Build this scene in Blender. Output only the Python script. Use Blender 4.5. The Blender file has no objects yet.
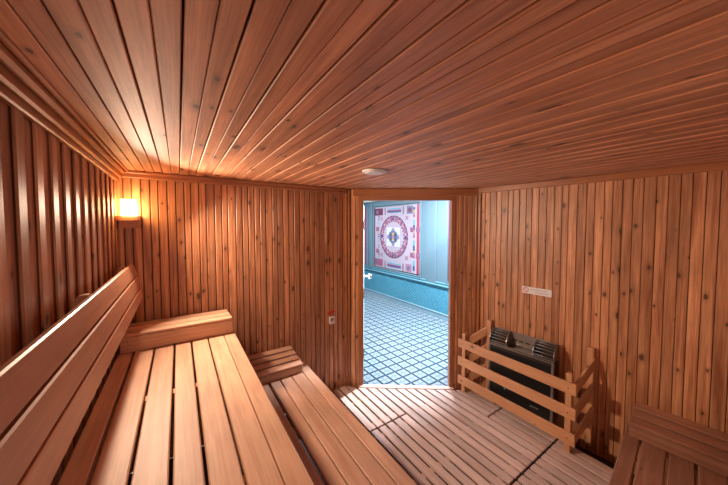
import bpy, math, random
from mathutils import Vector, Matrix

# ------------------------------------------------------------ camera, world, light, exposure
SC = bpy.context.scene
COL = SC.collection
R = math.radians
H = 2.0            # sauna ceiling height
cam_d = bpy.data.cameras.new('camera')
cam_d.sensor_width = 36
cam_d.lens = 277 / 728 * 36
cam_d.shift_y = -5.73 / 728
cam_d.clip_start = 0.02
cam = bpy.data.objects.new('camera', cam_d)
COL.objects.link(cam)
cam.location = (0, 0, 1.636)
cam.rotation_euler = (R(90 - 2.33), 0, R(-33.79))
SC.camera = cam

world = bpy.data.worlds.new('world')
SC.world = world
world.use_nodes = True
world.node_tree.nodes['Background'].inputs[0].default_value = (1.0, 0.92, 0.88, 1)
world.node_tree.nodes['Background'].inputs[1].default_value = 0.95

SC.view_settings.view_transform = 'Standard'
SC.view_settings.look = 'None'
SC.view_settings.gamma = 1
SC.view_settings.use_curve_mapping = False
SC.view_settings.exposure = 0.0

LAMP_EMIT = 45
LAMP_ROOM = 25
LAMP_FILL = 170  # strength of the added fill lamp behind the camera
HALL_NEAR = 105.0
HALL_FAR = 270.0
HALL_DEEP = 75.0

random.seed(7)
ERR = random.Random(11)

# ------------------------------------------------------------ materials
def new_mat(name):
    m = bpy.data.materials.new(name)
    m.use_nodes = True
    return m, m.node_tree.nodes, m.node_tree.links, m.node_tree.nodes['Principled BSDF']

def plain(name, col, rough=.5, metal=0, emit=None, es=0, noise=0):
    m, N, L, b = new_mat(name)
    b.inputs['Base Color'].default_value = (*col, 1)
    b.inputs['Roughness'].default_value = rough
    b.inputs['Metallic'].default_value = metal
    if emit:
        b.inputs['Emission Color'].default_value = (*emit, 1)
        b.inputs['Emission Strength'].default_value = es
    if noise:
        t = N.new('ShaderNodeTexCoord'); n = N.new('ShaderNodeTexNoise')
        n.inputs['Scale'].default_value = 22; n.inputs['Detail'].default_value = 4
        L.new(t.outputs['Object'], n.inputs['Vector'])
        mx = N.new('ShaderNodeMix'); mx.data_type = 'RGBA'
        mx.inputs[6].default_value = (*[c * (1 - noise) for c in col], 1)
        mx.inputs[7].default_value = (*[min(1, c * (1 + noise)) for c in col], 1)
        L.new(n.outputs[0], mx.inputs[0]); L.new(mx.outputs[2], b.inputs['Base Color'])
    return m

def wood(name, light, dark, knot=(.05, .015, .006), rough=.42, knots=.25, tone=.35, grain=.5,
         kscale=(9, 12), bump=.15, blotch=.25):
    """Planks carry a UV map in metres (u along the grain) and a random tone per plank."""
    m, N, L, b = new_mat(name)
    uv = N.new('ShaderNodeUVMap'); uv.uv_map = 'UVMap'
    at = N.new('ShaderNodeAttribute'); at.attribute_name = 'tone'
    sp = N.new('ShaderNodeSeparateXYZ'); L.new(uv.outputs[0], sp.inputs[0])
    def mul(a, k):
        n = N.new('ShaderNodeMath'); n.operation = 'MULTIPLY'; n.inputs[1].default_value = k
        L.new(a, n.inputs[0]); return n.outputs[0]
    def vec(ku, kv, kt):
        c = N.new('ShaderNodeCombineXYZ')
        L.new(mul(sp.outputs[0], ku), c.inputs[0]); L.new(mul(sp.outputs[1], kv), c.inputs[1])
        L.new(mul(at.outputs['Fac'], kt), c.inputs[2]); return c.outputs[0]
    def math2(op, a, bb, clamp=False):
        n = N.new('ShaderNodeMath'); n.operation = op; n.use_clamp = clamp
        for i, v in enumerate((a, bb)):
            if isinstance(v, (int, float)): n.inputs[i].default_value = v
            else: L.new(v, n.inputs[i])
        return n.outputs[0]
    def noise(v, sc, det=4, dist=0):
        n = N.new('ShaderNodeTexNoise'); n.inputs['Scale'].default_value = sc
        n.inputs['Detail'].default_value = det; n.inputs['Distortion'].default_value = dist
        L.new(v, n.inputs['Vector']); return n.outputs[0]
    g1 = noise(vec(1.6, 38, 60), 1.0, 5, .6)
    g2 = noise(vec(7, 230, 60), 1.0, 3)
    g3 = noise(vec(3.2, 5, 60), 1.0, 3)
    s = math2('ADD', math2('MULTIPLY', g1, .62), math2('MULTIPLY', g2, .38))
    rm = N.new('ShaderNodeMapRange'); rm.inputs[1].default_value = .36; rm.inputs[2].default_value = .64
    L.new(s, rm.inputs[0])
    mx = N.new('ShaderNodeMix'); mx.data_type = 'RGBA'
    mid = tuple(light[i] * (1 - grain) + dark[i] * grain for i in range(3))
    mx.inputs[6].default_value = (*mid, 1); mx.inputs[7].default_value = (*light, 1)
    L.new(rm.outputs[0], mx.inputs[0])
    # tone of the plank and slow blotches
    tt = math2('ADD', math2('MULTIPLY', at.outputs['Fac'], tone), 1 - tone * .5)
    bl = math2('ADD', math2('MULTIPLY', g3, 2 * blotch), 1 - blotch)
    tt = math2('MULTIPLY', tt, bl)
    sc = N.new('ShaderNodeVectorMath'); sc.operation = 'SCALE'
    L.new(mx.outputs[2], sc.inputs[0]); L.new(tt, sc.inputs['Scale'])
    col = sc.outputs[0]
    if knots > 0:
        v = N.new('ShaderNodeTexVoronoi'); v.feature = 'F1'; v.voronoi_dimensions = '2D'; v.inputs['Scale'].default_value = 1
        wob = noise(vec(40, 40, 60), 1.0, 2)
        L.new(vec(kscale[0], kscale[1], 300), v.inputs['Vector'])
        sepc = N.new('ShaderNodeSeparateColor'); L.new(v.outputs['Color'], sepc.inputs[0])
        pick = math2('LESS_THAN', sepc.outputs[0], knots)
        d = math2('ADD', v.outputs['Distance'], math2('MULTIPLY', math2('SUBTRACT', wob, .5), .16))
        size = math2('ADD', math2('MULTIPLY', math2('MULTIPLY', sepc.outputs[1], sepc.outputs[1]), .13), .045)
        core = N.new('ShaderNodeMapRange'); core.inputs[1].default_value = 1.25; core.inputs[2].default_value = .75
        L.new(math2('DIVIDE', d, size), core.inputs[0])
        halo = N.new('ShaderNodeMapRange'); halo.inputs[1].default_value = 3.0; halo.inputs[2].default_value = 1.0
        halo.inputs[4].default_value = .35
        L.new(math2('DIVIDE', d, size), halo.inputs[0])
        k = math2('MAXIMUM', core.outputs[0], halo.outputs[0])
        k = math2('MULTIPLY', k, pick, True)
        mk = N.new('ShaderNodeMix'); mk.data_type = 'RGBA'
        L.new(math2('MULTIPLY', k, .85), mk.inputs[0]); L.new(col, mk.inputs[6]); mk.inputs[7].default_value = (*knot, 1)
        col = mk.outputs[2]
    L.new(col, b.inputs['Base Color'])
    b.inputs['Roughness'].default_value = rough
    bp = N.new('ShaderNodeBump'); bp.inputs['Strength'].default_value = bump; bp.inputs['Distance'].default_value = .002
    L.new(s, bp.inputs['Height']); L.new(bp.outputs[0], b.inputs['Normal'])
    return m

M = {}
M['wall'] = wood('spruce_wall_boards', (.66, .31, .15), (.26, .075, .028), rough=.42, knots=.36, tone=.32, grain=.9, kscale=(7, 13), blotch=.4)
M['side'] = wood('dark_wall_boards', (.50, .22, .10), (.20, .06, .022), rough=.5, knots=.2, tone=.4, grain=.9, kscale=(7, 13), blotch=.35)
M['ceil'] = wood('lacquered_ceiling_boards', (.62, .28, .15), (.30, .10, .042), rough=.6, knots=.26, tone=.26, grain=.8,
                 kscale=(4.5, 11), bump=.25, blotch=.4)
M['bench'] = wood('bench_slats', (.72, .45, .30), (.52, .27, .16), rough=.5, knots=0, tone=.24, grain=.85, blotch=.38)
M['bench_low_shaded'] = wood('shade_toned_lower_slats', (.54, .32, .22), (.36, .18, .11), rough=.5, knots=0, tone=.25, grain=.85, blotch=.35)  # bench wood darkened: the lower bench's shade is put into the colour
M['bench_shaded'] = wood('shade_toned_bench_slats', (.36, .165, .095), (.20, .08, .045), rough=.5, knots=.06, tone=.25, grain=.9, blotch=.4)  # right foreground shade is put into this wood colour
M['back'] = wood('backrest_slats', (.50, .23, .13), (.30, .12, .06), rough=.42, knots=0, tone=.14, grain=.6, blotch=.3)
M['deck'] = wood('duckboard_slats', (.66, .47, .41), (.44, .27, .21), rough=.5, knots=0, tone=.3, grain=.7, blotch=.3)
M['pine'] = wood('guard_rails', (.60, .29, .14), (.42, .17, .07), rough=.5, knots=.12, tone=.15, grain=.5)
M['trim'] = wood('trim_wood', (.38, .14, .055), (.20, .06, .02), rough=.35, knots=.05, tone=.2, grain=.5)
M['gap'] = plain('dark_gap', (.10, .034, .014), .8, noise=.3)
M['sub'] = plain('subfloor', (.06, .035, .028), .9, noise=.3)
M['lampglass'] = plain('lamp_glass', (1, .9, .75), .3, emit=(1, .60, .26), es=LAMP_EMIT)
M['lampglass_fill'] = plain('fill_lamp_glass', (1, .92, .82), .3, emit=(1, .82, .66), es=LAMP_FILL)  # glass of the added lamp, glows as fill light
M['white'] = plain('white_plastic', (.72, .66, .64), .45)
M['cream'] = plain('cream_paint', (.78, .74, .62), .6)
M['blue'] = plain('pale_blue_wall', (.105, .165, .20), .5)
M['base'] = plain('pale_baseboard', (.20, .30, .36), .4)
M['blue2'] = plain('blue_trim', (.10, .26, .33), .4)
M['door'] = plain('painted_door', (.55, .72, .80), .35)
M['steel'] = plain('brushed_steel', (.36, .31, .28), .4, .8, noise=.1)
M['darksteel'] = plain('dark_steel', (.10, .08, .075), .4, .8, noise=.2)
M['black'] = plain('black_panel', (.008, .007, .007), .4)
M['stone'] = plain('sauna_stone', (.09, .075, .07), .9, noise=.4)
M['red'] = plain('red_plastic', (.55, .03, .025), .4)
M['chrome'] = plain('chrome', (.85, .78, .75), .15, 1)
M['led'] = plain('small_green_light', (.1, .3, .15), .4, emit=(.2, 1, .5), es=.6)
M['ink'] = plain('grey_print', (.30, .18, .15), .6)
M['screwhead'] = plain('screw_head', (.05, .03, .02), .4, .7)
M['raw'] = plain('raw_wood', (.72, .42, .26), .7, noise=.15)
M['discglow'] = plain('hall_diffuser', (.9, .95, 1), .4, emit=(.80, .92, 1), es=4)
for k, c in dict(p_bg=(.36, .29, .34), p_pink=(.27, .075, .13), p_rose=(.30, .15, .21), p_navy=(.03, .06, .16),
                 p_blue=(.07, .13, .28), p_red=(.30, .04, .07), p_white=(.46, .46, .50), p_yel=(.40, .26, .11),
                 p_maroon=(.12, .03, .06), p_grey=(.13, .11, .17), p_teal=(.08, .30, .38)).items():
    M[k] = plain('mosaic_' + k[2:], c, .35, noise=.12)

def tile_floor():
    m, N, L, b = new_mat('patterned_floor_tile')
    g = N.new('ShaderNodeNewGeometry'); sp = N.new('ShaderNodeSeparateXYZ'); L.new(g.outputs['Position'], sp.inputs[0])
    def mt(op, a, bb=0.0, c=None):
        n = N.new('ShaderNodeMath'); n.operation = op
        for i, v in enumerate((a, bb) if c is None else (a, bb, c)):
            if isinstance(v, (int, float)): n.inputs[i].default_value = v
            else: L.new(v, n.inputs[i])
        return n.outputs[0]
    S = .1305
    fx = mt('FRACT', mt('ADD', mt('DIVIDE', mt('SUBTRACT', sp.outputs[0], 1.98), S), 100.0))
    fy = mt('FRACT', mt('ADD', mt('DIVIDE', mt('SUBTRACT', sp.outputs[1], 2.075), S), 100.0))
    ex = mt('MINIMUM', fx, mt('SUBTRACT', 1.0, fx)); ey = mt('MINIMUM', fy, mt('SUBTRACT', 1.0, fy))
    line = mt('LESS_THAN', mt('MINIMUM', ex, ey), .072)
    corner = mt('LESS_THAN', mt('MAXIMUM', ex, ey), .10)
    grout = mt('LESS_THAN', mt('MINIMUM', ex, ey), .012)
    cross = mt('LESS_THAN', mt('MINIMUM', mt('ABSOLUTE', mt('SUBTRACT', fx, .5)), mt('ABSOLUTE', mt('SUBTRACT', fy, .5))), .075)
    band = mt('LESS_THAN', mt('MINIMUM', ex, ey), .14)
    def mix(f, a, c):
        x = N.new('ShaderNodeMix'); x.data_type = 'RGBA'; L.new(f, x.inputs[0])
        for i, v in ((6, a), (7, c)):
            if isinstance(v, tuple): x.inputs[i].default_value = (*v, 1)
            else: L.new(v, x.inputs[i])
        return x.outputs[2]
    c = mix(cross, (.25, .27, .29), (.12, .20, .26))
    c = mix(band, c, (.14, .21, .265))
    c = mix(line, c, (.006, .014, .028))
    c = mix(corner, c, (.03, .07, .11))
    c = mix(grout, c, (.02, .04, .06))
    L.new(c, b.inputs['Base Color']); b.inputs['Roughness'].default_value = .25
    return m
M['tile'] = tile_floor()

def wainscot_mat():
    m, N, L, b = new_mat('small_blue_mosaic')
    g = N.new('ShaderNodeNewGeometry'); sp = N.new('ShaderNodeSeparateXYZ'); L.new(g.outputs['Position'], sp.inputs[0])
    c = N.new('ShaderNodeCombineXYZ'); L.new(sp.outputs[1], c.inputs[0]); L.new(sp.outputs[2], c.inputs[1])
    mp = N.new('ShaderNodeMapping'); mp.inputs['Rotation'].default_value = (0, 0, R(45)); L.new(c.outputs[0], mp.inputs[0])
    br = N.new('ShaderNodeTexBrick'); br.offset = 0
    br.inputs['Scale'].default_value = 1; br.inputs['Brick Width'].default_value = .042; br.inputs['Row Height'].default_value = .042
    br.inputs['Mortar Size'].default_value = .004
    br.inputs['Color1'].default_value = (.065, .24, .33, 1); br.inputs['Color2'].default_value = (.09, .29, .38, 1)
    br.inputs['Mortar'].default_value = (.035, .15, .21, 1)
    L.new(mp.outputs[0], br.inputs['Vector']); L.new(br.outputs[0], b.inputs['Base Color'])
    b.inputs['Roughness'].default_value = .25
    return m
M['wains'] = wainscot_mat()

# ------------------------------------------------------------ mesh helpers
class MB:
    def __init__(s): s.v = []; s.f = []; s.uv = []; s.t = []; s.m = []; s.sm = []
    def face(s, idx, uvs, tone=.5, mi=0, smooth=False):
        s.f.append(idx); s.uv.append(uvs); s.t.append(tone); s.m.append(mi); s.sm.append(smooth)
    def build(s, name, mats, parent=None, origin=None):
        me = bpy.data.meshes.new(name)
        o = Vector(origin) if origin is not None else Vector((0, 0, 0))
        me.from_pydata([Vector(p) - o for p in s.v], [], s.f)
        me.uv_layers.new(name='UVMap')
        me.attributes.new('tone', 'FLOAT', 'CORNER')
        ul = me.uv_layers['UVMap']; ta = me.attributes['tone']
        i = 0
        for k, f in enumerate(s.f):
            for j in range(len(f)):
                ul.data[i].uv = s.uv[k][j]; ta.data[i].value = s.t[k]; i += 1
        for mm in (mats if isinstance(mats, (list, tuple)) else [mats]): me.materials.append(mm)
        for k, p in enumerate(me.polygons): p.material_index = s.m[k]; p.use_smooth = s.sm[k]
        me.update()
        ob = bpy.data.objects.new(name, me)
        COL.objects.link(ob)
        if parent is not None:
            ob.parent = parent
            ob.location = o - parent.location
        else: ob.location = o
        return ob
    # plank: P corner, U length dir, V width dir, Nn outward dir; chamfer c on every edge; end skew
    def plank(s, P, U, V, Nn, L, W, T, c=.003, tone=None, mi=0, skew0=0, skew1=0):
        P, U, V, Nn = Vector(P), Vector(U).normalized(), Vector(V).normalized(), Vector(Nn).normalized()
        if U.cross(V).dot(Nn) < 0: flip = True
        else: flip = False
        tone = ERR.random() if tone is None else tone
        c = min(c, W * .45, T * .45, L * .45)
        prof = [(c, 0), (W - c, 0), (W, c), (W, T - c), (W - c, T), (c, T), (0, T - c), (0, c)]
        ins = [(c * 1.5, c * .8), (W - c * 1.5, c * .8), (W - c * .8, c * 1.5), (W - c * .8, T - c * 1.5),
               (W - c * 1.5, T - c * .8), (c * 1.5, T - c * .8), (c * .8, T - c * 1.5), (c * .8, c * 1.5)]
        per = [0]
        for k in range(8):
            a, b_ = prof[k], prof[(k + 1) % 8]
            per.append(per[-1] + math.hypot(a[0] - b_[0], a[1] - b_[1]))
        ou, ov = ERR.uniform(0, 40), ERR.uniform(0, 40)
        base = len(s.v)
        rings = [(0, ins), (c, prof), (L - c, prof), (L, ins)]
        for d, pr in rings:
            for (a, b_) in pr:
                dd = d + (skew0 * a / W if d <= c else skew1 * a / W)
                s.v.append(P + U * dd + V * a + Nn * b_)
        for r_ in range(3):
            for k in range(8):
                k2 = (k + 1) % 8
                i0, i1, i2, i3 = base + r_ * 8 + k, base + r_ * 8 + k2, base + (r_ + 1) * 8 + k2, base + (r_ + 1) * 8 + k
                u0, u1 = rings[r_][0] + ou, rings[r_ + 1][0] + ou
                v0, v1 = per[k] + ov, per[k + 1] + ov
                idx, uvs = [i0, i3, i2, i1], [(u0, v0), (u1, v0), (u1, v1), (u0, v1)]
                if flip: idx, uvs = idx[::-1], uvs[::-1]
                s.face(idx, uvs, tone, mi)
        for r_, rev in ((0, False), (3, True)):
            idx = [base + r_ * 8 + k for k in range(8)]
            uvs = [(ou + q[0] * .3, ov + q[1]) for q in prof]
            if rev != flip: idx, uvs = idx[::-1], uvs[::-1]
            s.face(idx, uvs, tone, mi)
        return s
    def box(s, a, b_, c=.002, tone=None, mi=0, axis='x'):
        a, b_ = Vector(a), Vector(b_); d = b_ - a
        X, Y, Z = Vector((1, 0, 0)), Vector((0, 1, 0)), Vector((0, 0, 1))
        if axis == 'x': return s.plank(a, X, Y, Z, d.x, d.y, d.z, c, tone, mi)
        if axis == 'y': return s.plank(a, Y, Z, X, d.y, d.z, d.x, c, tone, mi)
        return s.plank(a, Z, X, Y, d.z, d.x, d.y, c, tone, mi)
    def prism(s, pts, ext, mi=0, tone=.5, smooth=False):
        """pts: planar loop of 3-D points, ext: extrusion vector."""
        n = len(pts); b0 = len(s.v); ext = Vector(ext)
        ctr = sum((Vector(p) for p in pts), Vector()) / n
        nn = Vector()
        for k in range(n): nn += (Vector(pts[k]) - ctr).cross(Vector(pts[(k + 1) % n]) - ctr)
        if nn.dot(ext) > 0: pts = pts[::-1]
        for p in pts: s.v.append(Vector(p))
        for p in pts: s.v.append(Vector(p) + ext)
        z = [(0, 0)] * n
        s.face(list(range(b0, b0 + n)), z, tone, mi)
        s.face(list(range(b0 + 2 * n - 1, b0 + n - 1, -1)), z, tone, mi)
        for k in range(n):
            k2 = (k + 1) % n
            s.face([b0 + k2, b0 + k, b0 + n + k, b0 + n + k2], [(0, 0), (.1, 0), (.1, .1), (0, .1)], tone, mi, smooth)
        return s
    def cyl(s, c0, c1, r0, r1=None, n=20, mi=0, tone=.5, smooth=True):
        c0, c1 = Vector(c0), Vector(c1); r1 = r0 if r1 is None else r1
        ax = (c1 - c0).normalized(); a = ax.orthogonal().normalized(); b_ = ax.cross(a)
        b0 = len(s.v)
        for c, r_ in ((c0, r0), (c1, r1)):
            for k in range(n):
                t = 2 * math.pi * k / n
                s.v.append(c + (a * math.cos(t) + b_ * math.sin(t)) * r_)
        z = [(0, 0)] * n
        s.face([b0 + n - 1 - k for k in range(n)], z, tone, mi); s.face([b0 + n + k for k in range(n)], z, tone, mi)
        for k in range(n):
            k2 = (k + 1) % n
            s.face([b0 + k, b0 + k2, b0 + n + k2, b0 + n + k], [(0, 0), (.1, 0), (.1, .1), (0, .1)], tone, mi, smooth)
        return s

def empty(name, loc):
    o = bpy.data.objects.new(name, None); COL.objects.link(o); o.location = loc; o.empty_display_size = .1
    return o
def tag(o, label, cat, group=None, kind=None):
    if label: o['label'] = label
    if cat: o['category'] = cat
    if group: o['group'] = group
    if kind: o['kind'] = kind
    return o
def struct(o): o['kind'] = 'structure'; return o

X, Y, Z = Vector((1, 0, 0)), Vector((0, 1, 0)), Vector((0, 0, 1))
NEAR = -1.25        # how far the room runs behind the camera
LW, BW = -.335, 2.42
# right wall and door wall (plan)
RA = Vector((2.46, 1.65, 0)); RD = Vector((.0867, -1, 0)).normalized(); RN = Vector((-RD.y, RD.x, 0)) * -1   # RN points into the room
if RN.x > 0: RN = -RN
DA = Vector((1.395, 2.42, 0)); DB = Vector((2.46, 1.65, 0)); DD = (DB - DA).normalized()
DN = Vector((DD.y, -DD.x, 0))
if DN.y > 0: DN = -DN            # into the sauna
DLEN = (DB - DA).length

# ------------------------------------------------------------ walls of the sauna
def board_wall(name, P, U, Nn, length, z0, z1, pitch, gap, mat, thick=.007, back=.03, c=.003, holes=None, battens=None):
    mb = MB()
    # backing slab
    P = Vector(P); U = Vector(U).normalized(); Nn = Vector(Nn).normalized()
    spans = holes or [(0, length, z0, z1)]
    for a, b_, za, zb in spans:
        mb.plank(P + U * a - Nn * (back + thick) + Z * za, U, Z, Nn, b_ - a, zb - za, back, .0005, .5, 1)
        n = max(1, round((b_ - a) / pitch)); w = (b_ - a) / n
        cut = [a + k * w + (ERR.uniform(-.11, .11) * w if 0 < k < n else 0) for k in range(n + 1)]
        for k in range(n):
            mb.plank(P + U * (cut[k] + gap / 2) - Nn * (thick - ERR.choice((0, 0, .0012))) + Z * za, Z, U, Nn, zb - za, cut[k + 1] - cut[k] - gap, thick, c)
    if battens:
        bw, bp, bt, off = battens
        k = 0
        while off + k * bp + bw < length:
            mb.plank(P + U * (off + k * bp) + Z * z0, Z, U, Nn, z1 - z0, bw, bt, .005); k += 1
    return struct(mb.build(name, [mat, M['gap']]))

board_wall('wall_back', (LW - .02, BW, -.07), X, -Y, DA.x - LW + .03, 0, H + .07, .0485, .0055, M['wall'], c=.0035)
# left wall: alternating flush boards and raised battens
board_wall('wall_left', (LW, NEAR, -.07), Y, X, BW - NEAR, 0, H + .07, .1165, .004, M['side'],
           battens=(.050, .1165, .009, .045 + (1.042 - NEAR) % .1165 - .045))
board_wall('wall_right', RA - RD * .03 + Z * -.07, RD, RN, 3.0, 0, H + .07, .052, .003, M['wall'], c=.0025)

mb = MB(); mb.box((LW - .05, NEAR, -.07), (.45, NEAR + .06, H + .014), .002, .5, axis='z')
struct(mb.build('wall_near_left', M['wall']))
# near wall behind the right bench, at a slight slant
board_wall('wall_near', Vector((1.30, -.62, -.07)), Vector((.993, .115, 0)), Vector((-.115, .993, 0)), 1.33, 0, H + .07, .052, .003, M['wall'], c=.0025)

# door wall: opening from tL to tR along DD
def along(px):   # position along the door wall for a plan point lying on it
    return (Vector(px) - DA).dot(DD)
tL, tR, HD = .180, 1.050, 1.885
SILL = .045
board_wall('wall_door', DA + Z * -.07, DD, DN, DLEN, 0, H + .07, .0445, .004, M['wall'],
           holes=[(0, tL - .03, 0, H + .07), (tR + .03, DLEN, 0, H + .07), (tL - .03, tR + .03, HD + .03 + .07, H + .07)])
# jamb lining, head and sill
TH = .060
mb = MB()
mb.plank(DA + DD * (tL - .045) - DN * TH + Z * 0, Z, DD, DN, HD + .03, .045, TH + .008, .004)
struct(mb.build('trim_1', M['trim']))
mb = MB()
mb.plank(DA + DD * tR - DN * TH, Z, DD, DN, HD + .03, .042, TH + .008, .004)
struct(mb.build('trim_2', M['trim']))
mb = MB()
mb.plank(DA + DD * (tL - .045) - DN * TH + Z * HD, DD, DN, Z, tR - tL + .087, TH + .012, .05, .004)
mb.plank(DA + DD * (tL - .10) + Z * (HD + .045), DD, Z, DN, DLEN - tL + .10 - .02, H - HD - .047, .016, .004)
struct(mb.build('trim_3', M['trim']))
# corner posts
mb = MB()
mb.plank(DA + DD * .000 + DN * .001, Z, DD, DN, H - .001, .020, .02, .006)
mb.plank(DA + DD * .024 + DN * .001, Z, DD, DN, H - .001, .024, .014, .006)
struct(mb.build('trim_4', M['trim']))
mb = MB()
mb.plank(RA + RD * .006 + RN * .001, Z, RD, RN, H - .001, .030, .018, .005)
mb.plank(DB - DD * .030 + DN * .001, Z, DD, DN, H - .001, .022, .014, .005)
struct(mb.build('trim_5', M['trim']))
# cornices
mb = MB()
mb.plank((LW, BW - .030, H - .048), X, Y, Z, DA.x - LW, .030, .048, .004)
mb.plank((LW, BW - .040, H - .020), X, Y, Z, DA.x - LW, .012, .020, .004)
struct(mb.build('trim_6', M['trim']))
mb = MB()
mb.plank((LW, NEAR, H - .078), Y, X, Z, BW - NEAR - .03, .020, .078, .004)
mb.plank((LW + .018, NEAR, H - .055), Y, X, Z, BW - NEAR - .03, .016, .055, .006)
mb.plank((LW + .034, NEAR, H - .030), Y, X, Z, BW - NEAR - .03, .022, .030, .008)
mb.plank((LW + .058, NEAR, H - .012), Y, X, Z, BW - NEAR - .03, .014, .012, .004)
struct(mb.build('trim_7', M['trim']))
mb = MB()
mb.plank(RA + RD * .03 + Z * (H - .050), RD, Z, RN, 2.9, .050, .018, .004)
struct(mb.build('trim_8', M['trim']))

# ceiling: boards along Y, alternating plain and stepped joints
mb = MB()
mb.box((LW - .05, NEAR, H + .014), (2.95, BW + .05, H + .034), .0005, .5, 1)
x = LW - .02; k = 0
seam0 = -.2245
n0 = math.floor((x - seam0) / .0483)
for k in range(n0, n0 + 70):
    xa = seam0 + k * .0483
    # clip boards to the slanting door corner and right wall
    if xa > 2.75: break
    def yend(xx):
        if xx < DA.x: return BW
        if xx < DB.x: return DA.y + (xx - DA.x) * (DD.y / DD.x) + .02
        return RA.y - (xx - RA.x) / .0867 + .15
    g = .0018 if k % 2 else .0042
    xb = xa + .0483 - g
    y1a, y1b = yend(xa), yend(xb)
    if y1b < NEAR + .1: break
    dz = 0.0 if k % 2 else .0022
    mb.plank((xa, NEAR, H + dz), Y, X, -Z, y1a - NEAR, xb - xa, .014, .0022, skew1=y1b - y1a)
# planks were laid downwards from H: lift them so that the face is at H
for i in range(8, len(mb.v)): mb.v[i] = mb.v[i] + Z * .014
struct(mb.build('ceiling', [M['ceil'], M['gap']]))

# floors
mb = MB(); mb.prism([(LW - .05, NEAR, -.07), (2.75, NEAR, -.07), (2.62, 0, -.07), (2.46, 1.65, -.07), (1.395, 2.42, -.07), (LW - .05, 2.42, -.07)], (0, 0, -.05))
struct(mb.build('floor', M['sub']))

# ------------------------------------------------------------ room outside the door
OX, OY = 3.80, 7.3
o1 = DA - DN * TH + DD * -2.6; o2 = DB - DN * TH + DD * 1.4
OZ = 2.5
o1f = DA + DD * -2.6 - DN * .012; o2f = DB + DD * 1.4 - DN * .012
mb = MB(); mb.prism([(o1f.x, o1f.y, -.002), (o2f.x, o2f.y, -.002), (OX, o2f.y, -.002), (OX, OY, -.002), (o1.x, OY, -.002)], (0, 0, -.05))
struct(mb.build('floor_hall', M['tile']))
mb = MB(); mb.prism([(o1.x, o1.y, OZ), (o2.x, o2.y, OZ), (OX, o2.y, OZ), (OX, OY, OZ), (o1.x, OY, OZ)], (0, 0, .05))
struct(mb.build('ceiling_hall', M['cream']))
mb = MB(); mb.box((OX, 0, -.05), (OX + .08, OY + .1, OZ + .05), .001)
struct(mb.build('wall_hall_right', M['blue']))
mb = MB(); mb.box((o1.x, OY, -.05), (OX, OY + .08, OZ + .05), .001)
struct(mb.build('wall_hall_far', M['blue']))
mb = MB(); mb.box((o1.x - .08, o1.y, -.05), (o1.x, OY, OZ + .05), .001)
struct(mb.build('wall_hall_left', M['blue']))
# hall face of the sauna wall
mb = MB()
for a, b_, za, zb in ((-2.6, tL - .045, -.05, OZ), (tR + .042, DLEN + 1.5, -.05, OZ), (tL - .045, tR + .042, HD + .05, OZ)):
    mb.plank(DA + DD * a - DN * TH + Z * za, DD, Z, DN, b_ - a, zb - za, .018, .0005)
struct(mb.build('wall_hall_near', M['blue']))
# wainscot, cap, base, pilaster and frames
mb = MB(); mb.box((OX - .012, .8, .085), (OX, OY, .56), .001)
struct(mb.build('wall_hall_wainscot', M['wains']))
mb = MB(); mb.box((OX - .045, .8, .575), (OX, OY, .600), .006, axis='y'); mb.box((OX - .028, .8, .545), (OX, OY, .575), .004, axis='y')
mb.box((OX - .018, .8, .615), (OX, OY, .640), .004, axis='y')
struct(mb.build('trim_9', M['blue2']))
mb = MB(); mb.box((OX - .022, .8, -.002), (OX, OY, .085), .004, axis='y'); mb.box((OX - .030, .8, .085), (OX, OY, .105), .004, axis='y')
struct(mb.build('baseboard_hall', M['base']))
mb = MB(); mb.box((OX - .05, .8, 2.19), (OX, OY, 2.26), .01, axis='y')
struct(mb.build('trim_10', M['cream']))
mb = MB()
mb.box((OX - .03, 5.30, .64), (OX, 5.42, 2.19), .006, axis='z')
mb.box((OX - .02, 3.36, .60), (OX, 3.61, 2.19), .006, axis='z')
struct(mb.build('trim_11', M['blue']))

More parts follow.
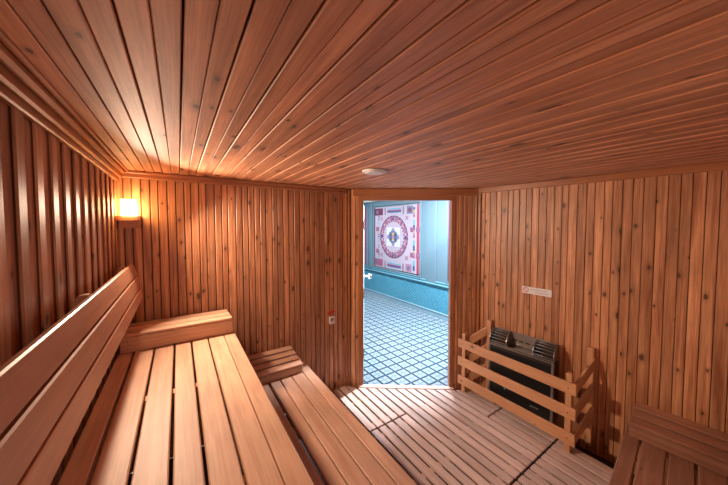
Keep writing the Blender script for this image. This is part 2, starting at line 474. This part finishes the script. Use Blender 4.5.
def mosaic_panel(y1, label):
    """square mosaic picture on the hall wall: left edge at y1 (larger y), hanging on the face x = OX."""
    W_, H_ = 1.443, 1.345; z1 = 2.045
    t = empty('mosaic_panel', (OX - .02, y1 - W_ / 2, z1 - H_))
    mats = ['p_bg', 'p_pink', 'p_rose', 'p_navy', 'p_blue', 'p_red', 'p_white', 'p_yel', 'p_maroon', 'p_grey', 'p_teal']
    mi = {k: i for i, k in enumerate(mats)}
    mb = MB(); lay = [0]
    def rect(a0, b0, a1, b1, m, d=1):
        x0 = OX - .012 - .0014 * d
        mb.box((x0, y1 - a1 * W_, z1 - b1 * H_), (x0 + .0016, y1 - a0 * W_, z1 - b0 * H_), .0002, .5, mi[m])
    mb.box((OX - .012, y1 - W_, z1 - H_), (OX - .0, y1, z1), .001, .5, mi['p_bg'])
    def ring(ca, cb, r0, r1, m, d, n=56):
        x0 = OX - .012 - .0014 * d
        for k in range(n):
            t0, t1 = 2 * math.pi * k / n, 2 * math.pi * (k + 1) / n
            mm = m[k % len(m)]
            pts = [(x0, y1 - ca * W_ + q * math.cos(t), z1 - cb * H_ + q * math.sin(t)) for q, t in ((r0, t0), (r1, t0), (r1, t1), (r0, t1))]
            mb.prism(pts, (.0015, 0, 0), mi[mm])
    c = (.47, .485)
    ring(*c, 0, .445, ['p_bg'], 1); ring(*c, .425, .455, ['p_maroon', 'p_grey'], 2); ring(*c, .345, .425, ['p_pink', 'p_rose', 'p_pink', 'p_pink', 'p_rose'], 2)
    ring(*c, .325, .345, ['p_maroon', 'p_bg'], 3)
    ring(*c, .378, .392, ['p_navy', 'p_rose', 'p_white', 'p_rose'], 4)
    for t_ in (0, 90, 180, 270):
        ca, cb = c[0] + .385 / W_ * math.cos(R(t_)), c[1] + .385 / H_ * math.sin(R(t_))
        rect(ca - .017, cb - .018, ca + .017, cb + .018, 'p_navy', 5)
    q = .15
    rect(c[0] - q, c[1] - q, c[0] + q, c[1] + q, 'p_white', 4)
    for (a, b_, w, h, m) in ((0, 0, .10, .05, 'p_blue'), (0, 0, .05, .10, 'p_blue'), (0, -.045, .03, .022, 'p_yel'), (0, .0, .035, .02, 'p_rose'),
                             (0, .045, .03, .022, 'p_yel'), (0, .12, .03, .02, 'p_rose'), (0, -.12, .03, .02, 'p_rose'), (-.12, 0, .02, .03, 'p_rose'),
                             (.12, 0, .02, .03, 'p_rose'), (-.065, -.06, .018, .018, 'p_grey'), (.065, -.06, .018, .018, 'p_grey'),
                             (-.065, .06, .018, .018, 'p_grey'), (.065, .06, .018, .018, 'p_grey')):
        rect(c[0] + a - w, c[1] + b_ - h, c[0] + a + w, c[1] + b_ + h, m, 5 if m in ('p_blue', 'p_grey') else 6)
    # border bars top and bottom
    for b0 in (.035, .90):
        for j, m in enumerate(('p_teal', 'p_rose', 'p_maroon', 'p_blue')): rect(.33, b0 + j * .017, .64, b0 + (j + 1) * .017, m, 2)
        for a in (.27, .68): rect(a, b0 - .02, a + .015, b0 + .10, 'p_maroon', 2); rect(a - .015, b0 + .03, a + .03, b0 + .045, 'p_rose', 3)
    # corner blocks
    for a, b_, m in ((.02, .02, 'p_maroon'), (.02, .865, 'p_pink'), (.76, .015, 'p_grey'), (.74, .875, 'p_rose')):
        rect(a, b_, a + .20 - (.08 if a > .5 else 0), b_ + .115, m, 2); rect(a + .03, b_ + .03, a + .09, b_ + .085, 'p_grey' if m != 'p_grey' else 'p_maroon', 3)
    # columns of small squares and the red edge
    cols = ['p_navy', 'p_teal', 'p_rose', 'p_navy', 'p_bg', 'p_yel', 'p_teal', 'p_pink']
    for j in range(19):
        rect(.10, .15 + j * .037, .135, .17 + j * .037, cols[(j * 3) % 8], 2)
    for j in range(25):
        rect(.885, .04 + j * .037, .92, .074 + j * .037, cols[(j * 5) % 8], 2)
    rect(.955, 0, .998, 1, 'p_red', 2); rect(.002, 0, .018, 1, 'p_maroon', 2)
    for a, b_ in ((.05, .33), (.05, .70), (.83, .33), (.83, .70), (.94, .33), (.94, .70)):
        rect(a, b_, a + .07, b_ + .07, 'p_pink', 3); rect(a + .02, b_ + .02, a + .05, b_ + .05, 'p_grey', 4)
    for a, b_ in ((.19, .19), (.76, .19), (.19, .79), (.76, .79)):
        for dx, dy in ((0, 0), (.02, .02), (-.02, -.02), (.02, -.02), (-.02, .02)):
            rect(a + dx - .008, b_ + dy - .01, a + dx + .008, b_ + dy + .01, 'p_pink' if dx or dy else 'p_maroon', 2)
    mb.build('panel', [M[k] for k in mats], t)
    fb = MB(); e = .035; g = .06
    for w, th in ((g, .022),):
        fb.box((OX - th, y1 + g * .25, z1 - H_ - g), (OX, y1 + g * .25 + e, z1 + g), .006, axis='z')
        fb.box((OX - th, y1 - W_ - g * .25 - e, z1 - H_ - g), (OX, y1 - W_ - g * .25, z1 + g), .006, axis='z')
        fb.box((OX - th, y1 - W_ - g * .25, z1 + g - e), (OX, y1 + g * .25, z1 + g), .006, axis='y')
        fb.box((OX - th, y1 - W_ - g * .25, z1 - H_ - g + .01), (OX, y1 + g * .25, z1 - H_ - g + e), .006, axis='y')
    fb.build('frame', M['blue'], t)
    tag(t, label, 'wall picture', 'square mosaic panels on the blue hall wall')
    return t
mosaic_panel(5.22, 'pink and white mosaic panel with round medallion, fully seen through the doorway')
mosaic_panel(7.0, 'mosaic panel cut off by the left door jamb, only its edge showing')
mosaic_panel(3.095, 'mosaic panel cut off by the right door jamb, pale blue moulding beside it')

# hall ceiling lights
def hall_light(x, y, power, size, label):
    t = empty('ceiling_light', (x, y, OZ))
    a = MB(); a.cyl((x, y, OZ - .03), (x, y, OZ), size * .62, n=32); a.build('housing', M['white'], t)
    a = MB(); a.cyl((x, y, OZ - .036), (x, y, OZ - .030), size * .5, n=32); a.build('diffuser', M['discglow'], t)
    l = bpy.data.lights.new('hall_lamp', 'AREA'); l.shape = 'DISK'; l.size = size; l.energy = power; l.color = (.80, .90, 1)
    lo = bpy.data.objects.new('hall_lamp', l); COL.objects.link(lo); lo.parent = t; lo.location = (0, 0, -.045)
    tag(t, label, 'ceiling light', 'round ceiling lights in the blue hall')
hall_light(2.33, 2.03, HALL_NEAR, .10, 'round hall ceiling light just outside the sauna door')
hall_light(2.88, 2.61, HALL_FAR, .14, 'round hall ceiling light above the tiled floor beside the mosaic wall')
hall_light(2.6, 5.0, HALL_DEEP, .30, 'round hall ceiling light deep in the hall')

# open door leaf, hinged on the left jamb, swung out into the hall
HP = DA + DD * (tL - .002) - DN * (TH + .006)
leafdir = Vector((HP.x, HP.y, 0)).normalized()
leafdir = Matrix.Rotation(R(-.7), 3, 'Z') @ leafdir
leafn = Vector((-leafdir.y, leafdir.x, 0))
t = empty('open_door', (HP.x, HP.y, 0.01))
mb = MB(); mb.plank(HP + leafdir * .012 + Z * .012, leafdir, Z, leafn, .74, HD - .02, .038, .003)
mb.build('leaf', M['door'], t)
kc = HP + leafdir * .68 + Z * .985 - leafn * 0
mb = MB(); mb.cyl(kc, kc - leafn * .012, .030, n=24); mb.cyl(kc - leafn * .012, kc - leafn * .045, .011, n=16)
mb.cyl(kc - leafn * .045, kc - leafn * .060, .020, .040, n=24); mb.cyl(kc - leafn * .060, kc - leafn * .100, .040, .030, n=24)
kn = mb.build('door_knob', M['chrome'], t); kn['label'] = 'shiny metal door knob'
for zz in (.30, .93, 1.65):
    mb = MB(); mb.cyl(HP + Z * (zz - .05) + leafdir * .004, HP + Z * (zz + .05) + leafdir * .004, .007, n=12)
    mb.build('hinge', M['darksteel'], t)
tag(t, 'pale blue door with round metal knob, swung open into the tiled hall', 'door')

# sill board across the doorway
mb = MB(); mb.plank(DA + DD * (tL - .045) - DN * .010 + Z * -.066, DD, DN, Z, tR - tL + .087, .010 + SILL, .070, .004)
struct(mb.build('trim_12', M['deck']))

# ------------------------------------------------------------ duckboards
def floor_end(xx):
    if xx < DA.x: return BW - .012
    if xx < DB.x: return DA.y + (xx - DA.x) * (DD.y / DD.x) - .068
    return RA.y - (xx - RA.x) / .0867
def duckboard(xs, ya, yb, label):
    """xs: slat left edges; yb None = run up to the wall."""
    t = empty('duckboard_panel', (xs[0], ya, -.07))
    p = .0785; g = .018
    top = 0.0
    for xx in xs:
        w = p - g
        if yb is None: e0, e1 = floor_end(xx), floor_end(xx + w)
        else: e0 = e1 = yb
        a = MB(); a.plank((xx, ya, top - .014), Y, X, Z, e0 - ya, w, .014, .002, skew1=e1 - e0)
        a.build('slat', M['deck'], t)
    ye = min(floor_end(xs[-1] + .06), floor_end(xs[0])) if yb is None else yb
    L_ = ye - ya; nb = max(2, round(L_ / .45) + 1)
    for k in range(nb):
        yy = ya + .04 + (L_ - .12) * k / (nb - 1)
        a = MB(); a.plank((xs[0] + .005, yy, -.069), X, Y, Z, xs[-1] - xs[0] + .055, .04, .054, .003)
        a.build('bearer', M['deck'], t)
    tag(t, label, 'duckboard', 'wooden duckboard panels on the sauna floor')
P0 = 1.233
col = lambda a, b_: [P0 + .0785 * k for k in range(a, b_)]
duckboard(col(-4, 5)[:9], 1.756, None, 'duckboard panel in the back corner left of the doorway')
duckboard(col(-4, 5)[:9], -.55, 1.742, 'long duckboard panel along the foot of the lower bench')
duckboard(col(5, 12)[:7], .895, None, 'duckboard panel leading from the doorway across the middle of the floor')
duckboard(col(12, 15)[:3], 1.335, None, 'short narrow duckboard panel beside the right door post, under the guard')
duckboard(col(12, 15)[:3], .895, 1.322, 'short duckboard panel just in front of the heater')
duckboard(col(5, 15)[:10], -.55, .880, 'duckboard panel in the dark by the near right bench')

# ------------------------------------------------------------ benches
def headrest(name, P, U, V, L, D, hf, hr, n, label, cat, group, mat, front_t=.024):
    """P front-left-bottom corner, U along the length, V to the rear."""
    P, U, V = Vector(P), Vector(U).normalized(), Vector(V).normalized()
    t = empty(name, P)
    a = MB(); a.plank(P, U, Z, V, L, hf, front_t, .004, .35); a.build('front_board', mat, t)
    # sloping side cheeks
    for s in (.012, L - .032):
        a = MB()
        b0 = P + U * s
        a.prism([b0 + V * (front_t + .002), b0 + V * (D - .004), b0 + V * (D - .004) + Z * (hr - .022), b0 + V * (front_t + .002) + Z * (hf - .020)], U * .02)
        a.build('side_board', mat, t)
    sl = (Vector((0, 0, hr - hf)) + V * D).normalized(); nn = U.cross(sl).normalized()
    if nn.z < 0: nn = -nn
    full = math.hypot(D, hr - hf); gp = .020; w = (full - gp * (n - 1)) / n
    for k in range(n):
        if k == 0:
            a = MB(); a.plank(P + Z * (hf + .001) , U, sl, nn, L, w, .016, .004)
        else:
            a = MB(); a.plank(P + Z * (hf + .001) + sl * (k * (w + gp)), U, sl, nn, L, w, .016, .004)
        a.build('slat', mat, t)
    for s in (.035, L - .035):
        for zz in (.25, .75):
            a = MB(); c0 = P + U * s + Z * (hf * zz); a.cyl(c0 - V * .0008, c0 + V * .003, .0028, n=10)
            a.build('screw', M['screwhead'], t)
    tag(t, label, cat, group)
    return t

def bench(name, xs, z, ya, yb, label, wd):
    t = empty(name, (xs[0][0], ya, 0))
    for (xa, xb) in xs:
        a = MB(); a.plank((xa, ya, z - .028), Y, X, Z, yb - ya, xb - xa, .028, .004); a.build('slat', wd, t)
    x0, x1 = xs[0][0], xs[-1][1]
    n = 5
    for k in range(n):
        yy = ya + .12 + (yb - ya - .30) * k / (n - 1)
        a = MB(); a.plank((x0 + .006, yy, z - .028 - .055), X, Y, Z, x1 - x0 - .03, .045, .055, .001); a.build('crossbar', wd, t)
        zb = 0 if x1 > .9 or x1 < .9 else 0
        a = MB(); a.plank((x1 - .11, yy, .001 if x1 > .5 else .001), Z, X, Y, z - .086, .045, .045, .004); a.build('leg', wd, t)
    a = MB(); a.plank((x1 - .060, ya + .01, z - .028 - .075), Y, X, Z, yb - ya - .03, .022, .073, .004); a.build('fascia', wd, t)
    tag(t, label, 'bench', None)
    return t
U_ = [(-.31, -.243), (-.232, -.143), (-.133, -.042), (-.031, .048), (.058, .1435), (.152, .2405), (.2435, .312)]
bench('sauna_bench', U_, .885, -.62, 2.395, 'upper sauna bench of pale brown slats along the left wall', M['bench'])
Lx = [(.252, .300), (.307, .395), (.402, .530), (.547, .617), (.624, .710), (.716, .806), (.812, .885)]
bench('sauna_bench', Lx, .45, -.62, 2.395, 'lower sauna bench, one step below the upper one, left of the duckboards', M['bench_low_shaded'])

# short end boxes that lie across the benches
headrest('headrest', (-.300, 2.10, .886), X, Y, .600, .28, .092, .080, 3, 'slatted headrest lying across the far end of the upper bench', 'headrest', None, M['bench'])
headrest('headrest', (.330, 2.10, .451), X, Y, .480, .29, .055, .100, 4, 'low sloping slatted headrest across the far end of the lower bench', 'headrest', None, M['bench_low_shaded'])

# backrest on the left wall
t = empty('bench_backrest', (-.25, -.6, 1.15))
pts = [(-.250, 1.392), (-.229, 1.318), (-.2265, 1.311), (-.2125, 1.238), (-.211, 1.231), (-.205, 1.160)]
for k in range(3):
    (xa, za), (xb, zb) = pts[2 * k], pts[2 * k + 1]
    V = Vector((xa - xb, 0, za - zb)); w = V.length; V.normalize(); nn = Y.cross(V); nn = nn if nn.x > 0 else -nn
    a = MB(); a.plank(Vector((xb, -.62, zb)) - nn * .022, Y, V, nn, 2.31 + .62 - .006 * k, w, .022, .004)
    a.build('slat', M['back'], t)
for yy in (-.3, .55, 1.38, 2.18):
    a = MB()
    prof = [(LW + .018, 1.14), (-.232, 1.17), (-.250, 1.30), (-.273, 1.372)]
    for q in range(7):
        an = q / 6 * math.pi / 2
        prof.append((-.285 - .03 * math.sin(an) * .9, 1.372 + .014 * math.cos(an)) if q else (-.277, 1.386))
    prof.append((LW + .018, 1.350))
    a.prism([(px - .0, yy, pz) for px, pz in prof], (0, .028, 0))
    a.build('bracket', M['back'], t)
tag(t, 'long three-slat wooden backrest leaning in front of the left wall', 'backrest')

# near right bench: runs along the near wall, its slats point at the right wall
e = Vector((.993, .115, 0)).normalized(); f = Vector((.115, -.993, 0)).normalized()
B0 = Vector((2.298, .490, 0))
t = empty('sauna_bench', (B0.x, B0.y, 0)); zb = .35
edges = [(0, .070), (.078, .178), (.187, .281), (.291, .390), (.400, .500)]
for a0, a1 in edges:
    s0 = B0 + f * a0 - e * 1.34
    # stop short of the right wall
    a = MB(); Lr = ((RA - s0).dot(Vector((1, .0867, 0))) / e.dot(Vector((1, .0867, 0)))) - .02
    a.plank(s0 + Z * (zb - .028), e, f, Z, Lr, a1 - a0, .028, .005); a.build('slat', M['bench_shaded'], t)
for k in range(4):
    s0 = B0 + e * (-1.28 + .44 * k) + f * .02
    a = MB(); a.plank(s0 + Z * (zb - .083), f, e, Z, .46, .045, .053, .001); a.build('crossbar', M['bench_shaded'], t)
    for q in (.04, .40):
        a = MB(); a.plank(s0 + f * q + Z * .001, Z, e, f, zb - .085, .045, .045, .004); a.build('leg', M['bench_shaded'], t)
tag(t, 'low bench of broad slats in the dark right foreground, below the right wall', 'bench')
# added step out of view, placed to shade the low bench
t = empty('sauna_bench', (1.9, -.35, 0)); U0 = Vector((1.36, -.165, 0)); zu = .80
for a0, a1 in ((0, .09), (.10, .20), (.21, .31), (.32, .41)):
    a = MB(); a.plank(U0 + f * a0 + Z * (zu - .028), e, f, Z, 1.16, a1 - a0, .028, .005); a.build('slat', M['bench_shaded'], t)
a = MB(); a.plank(U0 + f * .012 + Z * (zu - .105), e, f, Z, 1.14, .022, .076, .004); a.build('fascia', M['bench_shaded'], t)
for k in (.03, 1.08):
    for q in (.04, .35):
        a = MB(); a.plank(U0 + e * k + f * q + Z * .001, Z, e, f, zu - .030, .045, .045, .004); a.build('leg', M['bench_shaded'], t)
tag(t, 'added unseen bench step that shades the low bench of broad slats', 'bench')
hp = Vector((2.262, .466, .351))
headrest('headrest', hp + RD * 0, RD, -RN, .50, .255, .068, .098, 3, 'slatted headrest in shade-darkened wood on the right foreground bench, against the right wall', 'headrest', None, M['bench_shaded'])

# ------------------------------------------------------------ heater guard
t = empty('heater_guard', (2.29, 1.2, 0))
GX = 2.29
def rail(P, Q, hgt, th, nn, name='rail', vert=Z):
    P, Q = Vector(P), Vector(Q); d = Q - P
    a = MB(); a.plank(P, d, vert, nn, d.length, hgt, th, .003)
    r_ = a.build(name, M['pine'], t)
    return r_
def post(x, y, z0, z1, s=.040):
    a = MB(); a.plank((x, y, z0), Z, X, Y, z1 - z0, s, s, .004); a.build('post', M['pine'], t)
post(GX + .001, .775, .001, .578); post(GX + .001, 1.655, .001, .578)
rz = RA + RD * ((RA.y - .76) / 1.0); rz2 = RA + RD * ((RA.y - 1.49))
post(rz.x - .040, .716, .001, .736); post(rz2.x - .048, 1.475, .001, .738)
for (za, zt) in ((.441, .524), (.262, .347), (.076, .161)):
    r_ = rail((GX - .019, .742, za), (GX - .019, 1.722, za), zt - za, .018, X)
    for yy in (.790, 1.675):
        a = MB(); c0 = Vector((GX - .0205, yy, (za + zt) / 2)); a.cyl(c0, c0 + X * .004, .0045, n=10)
        s_ = a.build('screw', M['screwhead'], r_); s_.location = c0 * 0
        for vtx in s_.data.vertices: vtx.co = vtx.co
    # the two sides climb towards the wall
    up = .155
    rail((GX + .040, .757, za - .01), (rz.x - .042, .706, za - .01 + up), zt - za, .016, Y)
    rail((GX + .040, 1.672, za - .01), (rz2.x - .052, 1.512, za - .01 + up), zt - za, .016, Y)
tag(t, 'pale pine slatted guard fence standing around the sauna heater', 'heater guard')

# ------------------------------------------------------------ heater
HA, HB = Vector((2.335, 1.44, 0)), Vector((2.385, .925, 0))
hd = (HB - HA).normalized(); hn = Vector((-hd.y, hd.x, 0)); hn = hn if hn.x > 0 else -hn    # to the rear (wall)
HW = (HB - HA).length; DP = .112
t = empty('sauna_heater', (2.36, 1.18, .09))
z0, z1 = .09, .560
a = MB(); a.plank(HA + Z * z0 + hn * .004, hd, hn, Z, HW, DP, z1 - z0 - .004, .004); a.build('body', M['darksteel'], t)
a = MB(); a.plank(HA + hd * .022 + Z * (z0 + .01), hd, Z, hn, HW - .044, z1 - z0 - .035, .006, .001); a.build('front_panel', M['black'], t)
for s in (0, HW - .020):
    a = MB(); a.plank(HA + hd * s + Z * z0 - hn * .003, Z, hd, hn, z1 - z0, .020, .020, .003); a.build('edge_strip', M['steel'], t)
# rim around the top and the two curved side grilles
a = MB()
a.plank(HA + Z * z1 - hn * .006, hd, Z, hn, HW, .010, .010, .002); a.plank(HA + Z * (z1 + .016) - hn * .002, hd, Z, hn, HW, .008, .008, .002)
a.plank(HA + Z * (z1 + .0) + hn * (DP - .01), hd, Z, hn, HW, .012, .012, .002)
a.build('top_rim', M['steel'], t)
def arc(s, fr):   # point on the curved hood: fr 0 front .. 1 rear top
    an = fr * math.pi / 2
    return HA + hd * s + hn * (.004 + (DP - .010) * (1 - math.cos(an)) ) + Z * (z1 + .026 + .105 * math.sin(an))
def cheek(s, w, mat, name):
    a = MB(); pts = [arc(s, q / 10) for q in range(11)] + [HA + hd * s + hn * (DP - .006) + Z * (z1 + .01), HA + hd * s + hn * .004 + Z * (z1 + .01)]
    a.prism(pts, hd * w); a.build(name, mat, t)
for s in (0.004, .150, HW - .156, HW - .010): cheek(s, .004, M['steel'], 'hood_cheek')
for s0 in (.010, HW - .150):
    for q in range(6):
        p = arc(s0, .06 + q * .165)
        a = MB(); a.cyl(p, p + hd * .138, .0035, n=8); a.build('grille_bar', M['steel'], t)
    a = MB(); p = arc(s0, .5) + hn * .03 - Z * .035; 
    a.plank(HA + hd * s0 + hn * .03 + Z * (z1 + .012), hd, hn, Z, .138, .06, .02, .004); a.build('duct', M['black'], t)
# rear deflector with slots between the grilles
for s0 in (.012, HW - .148):
    a = MB(); a.plank(HA + hd * s0 + hn * (DP - .012) + Z * (z1 + .014), hd, Z, hn, .134, .108, .004, .001); a.build('rear_plate', M['darksteel'], t)
a = MB(); a.plank(arc(.004, 1) - Z * .02, hd, Z, -hn, HW - .008, .022, .004, .001)
a.plank(HA + hd * .154 + hn * (DP - .012) + Z * (z1 + .02), hd, Z, hn, HW - .312, .100, .004, .001)
a.build('deflector', M['steel'], t)
for q in range(4):
    a = MB(); a.plank(HA + hd * (.170 + q * .052) + hn * (DP - .0145) + Z * (z1 + .058), hd, Z, hn, .036, .010, .003, .001); a.build('slot', M['black'], t)
a = MB()
a.plank(HA + hd * .156 + hn * .012 + Z * (z1 + .004), hd, hn, Z, HW - .316, .085, .012, .002); a.build('tray', M['darksteel'], t)
# feet, status light and small plate
for s in (.04, HW - .07):
    a = MB(); a.plank(HA + hd * s + hn * .03 + Z * .001, Z, hd, hn, z0 - .001, .03, .03, .002); a.build('foot', M['darksteel'], t)
a = MB(); c0 = HA + hd * .150 + Z * (z0 + .115) - hn * .001; a.cyl(c0, c0 + hn * .003, .004, n=12); a.build('status_light', M['led'], t)
a = MB()
for q, w in enumerate((.008, .005, .008, .006, .008, .006)):
    p0 = HA + hd * (.355 + q * .011) + Z * (z0 + .060) - hn * .0006
    a.plank(p0, Z, hd, hn, .012, .0022, .001, .0002); a.plank(p0 + Z * (.010 if q % 2 else 0), Z, hd, hn, .0022, w, .001, .0002)
a.build('emblem', M['white'], t)
tag(t, 'black and grey electric sauna heater with slatted steel top behind the guard', 'sauna heater')

# ------------------------------------------------------------ lamp in the back left corner
def wall_lamp(LX, by, sy, glass, label, power=0):
    """sy = -1: fixed to a wall on its +y side, +1: on its -y side."""
    LY = by + sy * .095
    t = empty('wall_lamp', (LX, by, 1.62))
    a = MB()
    a.prism([(LX - .062, by + sy * .001, 1.668), (LX + .052, by + sy * .001, 1.668), (LX + .052, by + sy * .115, 1.668), (LX - .062, by + sy * .115, 1.668)], (0, 0, .030))
    a.build('shelf', M['trim'], t)
    a = MB()
    a.prism([(LX - .052, by + sy * .001, 1.668), (LX + .046, by + sy * .001, 1.668), (LX + .046, by + sy * .090, 1.668), (LX - .052, by + sy * .090, 1.668)], (0, 0, -.048))
    a.build('base', M['trim'], t)
    a = MB()
    zb_, zt_ = 1.7000, 1.800
    n = 16
    lo = []; hi = []
    def rr_(cx, cy, w, d, r_, z, k=5):
        out = []
        for sx, sy, a0 in ((1, 1, 0), (-1, 1, 90), (-1, -1, 180), (1, -1, 270)):
            for i in range(k):
                an = R(a0 + 90 * i / (k - 1)); out.append(Vector((cx + sx * (w - r_) + r_ * math.cos(an), cy + sy * (d - r_) + r_ * math.sin(an), z)))
        return out
    A_ = rr_(LX, LY, .038, .040, .012, zb_); B_ = rr_(LX - .001, LY, .036, .038, .012, zt_)
    b0 = len(a.v); a.v += A_ + B_; k_ = len(A_)
    a.face([b0 + k_ - 1 - i for i in range(k_)], [(0, 0)] * k_); a.face([b0 + k_ + i for i in range(k_)], [(0, 0)] * k_)
    for i in range(k_):
        j = (i + 1) % k_
        a.face([b0 + i, b0 + j, b0 + k_ + j, b0 + k_ + i], [(0, 0)] * 4, .5, 0, True)
    sh = a.build('glass_shade', glass, t); sh['label'] = 'glowing white glass shade'
    if power:      # the front of the glass throws most of the lamp's light into the room
        l = bpy.data.lights.new('lamp_glow', 'AREA'); l.shape = 'SQUARE'; l.size = .085; l.energy = power; l.color = (1, .76, .56); l.spread = R(128)
        lo = bpy.data.objects.new('lamp_glow', l); COL.objects.link(lo); lo.parent = t
        lo.location = Vector((LX + .055, LY - .055, 1.755)) - t.location
        lo.rotation_euler = Vector((-.70, .56, .34)).to_track_quat('Z', 'Y').to_euler()
    tag(t, label, 'wall lamp')
wall_lamp(-.262, BW, -1, M['lampglass'], 'glowing square glass wall lamp on a wooden shelf in the back left corner', LAMP_ROOM)
wall_lamp(-.20, NEAR + .06, 1, M['lampglass_fill'], 'added square glass fill lamp, unseen behind the camera')  # made-up lamp out of view, fills the benches and right wall

# ------------------------------------------------------------ small things on walls and ceiling
t = empty('ceiling_fixture', (1.095, 1.508, H))
a = MB(); a.cyl((1.095, 1.508, H - .012), (1.095, 1.508, H - .0005), .078, .084, n=40); a.build('rim', M['white'], t)
a = MB(); a.cyl((1.095, 1.508, H - .018), (1.095, 1.508, H - .0125), .058, .066, n=40); a.build('cover', M['white'], t)
tag(t, 'small round white flush fixture on the ceiling in front of the doorway', 'ceiling fixture')

def wallr(y, z, off=0.0):   # point on the right wall at height z
    p = RA + RD * ((RA.y - y) / -RD.y); return Vector((p.x, p.y, z)) + RN * off
t = empty('wall_sign', wallr(1.115, 1.08))
a = MB(); p0 = wallr(1.232, 1.049, .0005); a.plank(p0, RD, Z, RN, .226, .060, .004, .001); a.build('plate', M['white'], t)
a = MB()
cc = p0 + RD * .032 + Z * .030 + RN * .0042
def seg(c, u, w, h, ang=0):
    U2 = RD * math.cos(ang) + Z * math.sin(ang); V2 = -RD * math.sin(ang) + Z * math.cos(ang)
    a.plank(c - U2 * w / 2 - V2 * h / 2, U2, V2, RN, w, h, .0008, .0001)
for k in range(20):
    an = 2 * math.pi * k / 20; seg(cc + (RD * math.cos(an) + Z * math.sin(an)) * .020, 0, .0075, .004, an + math.pi / 2)
seg(cc, 0, .038, .004, -math.pi / 4)
sy = a.build('symbol', M['red'], t); sy['label'] = 'red round prohibition symbol'
a = MB()
for row, (zz, n, x0) in enumerate(((.040, 11, .070), (.020, 9, .105))):
    for k in range(n):
        seg(p0 + RD * (x0 + k * .0115) + Z * zz + RN * .0042, 0, .0075, .0045)
a.build('lettering', M['ink'], t)
tag(t, 'narrow pale sign with red round symbol on the right wall above the heater', 'sign')

t = empty('wall_button', (1.235, BW, .72))
a = MB(); a.box((1.205, BW - .018, .668), (1.262, BW - .0005, .742), .004); a.build('housing', M['white'], t)
a = MB(); a.cyl((1.232, BW - .022, .715), (1.232, BW - .018, .715), .017, n=24); a.build('button', M['steel'], t)
a = MB(); a.prism([(1.188, BW - .012, .768), (1.262, BW - .012, .785), (1.262, BW - .012, .805), (1.188, BW - .012, .786)], (0, .0115, 0)); l_ = a.build('red_label', M['red'], t)
tag(t, 'small white call button under a red tab on the back wall near the door', 'call button')

t = empty('wood_splinter', (1.18, BW, 1.6))
a = MB(); a.plank((1.176, BW - .004, 1.615), Z, X, Y, .105, .006, .004, .001); a.plank((1.177, BW - .004, 1.475), Z, X, Y, .118, .005, .004, .001)
a.build('strip', M['raw'], t)
tag(t, 'thin bright strip of bare wood in a seam of the back wall near the door', 'wood strip')
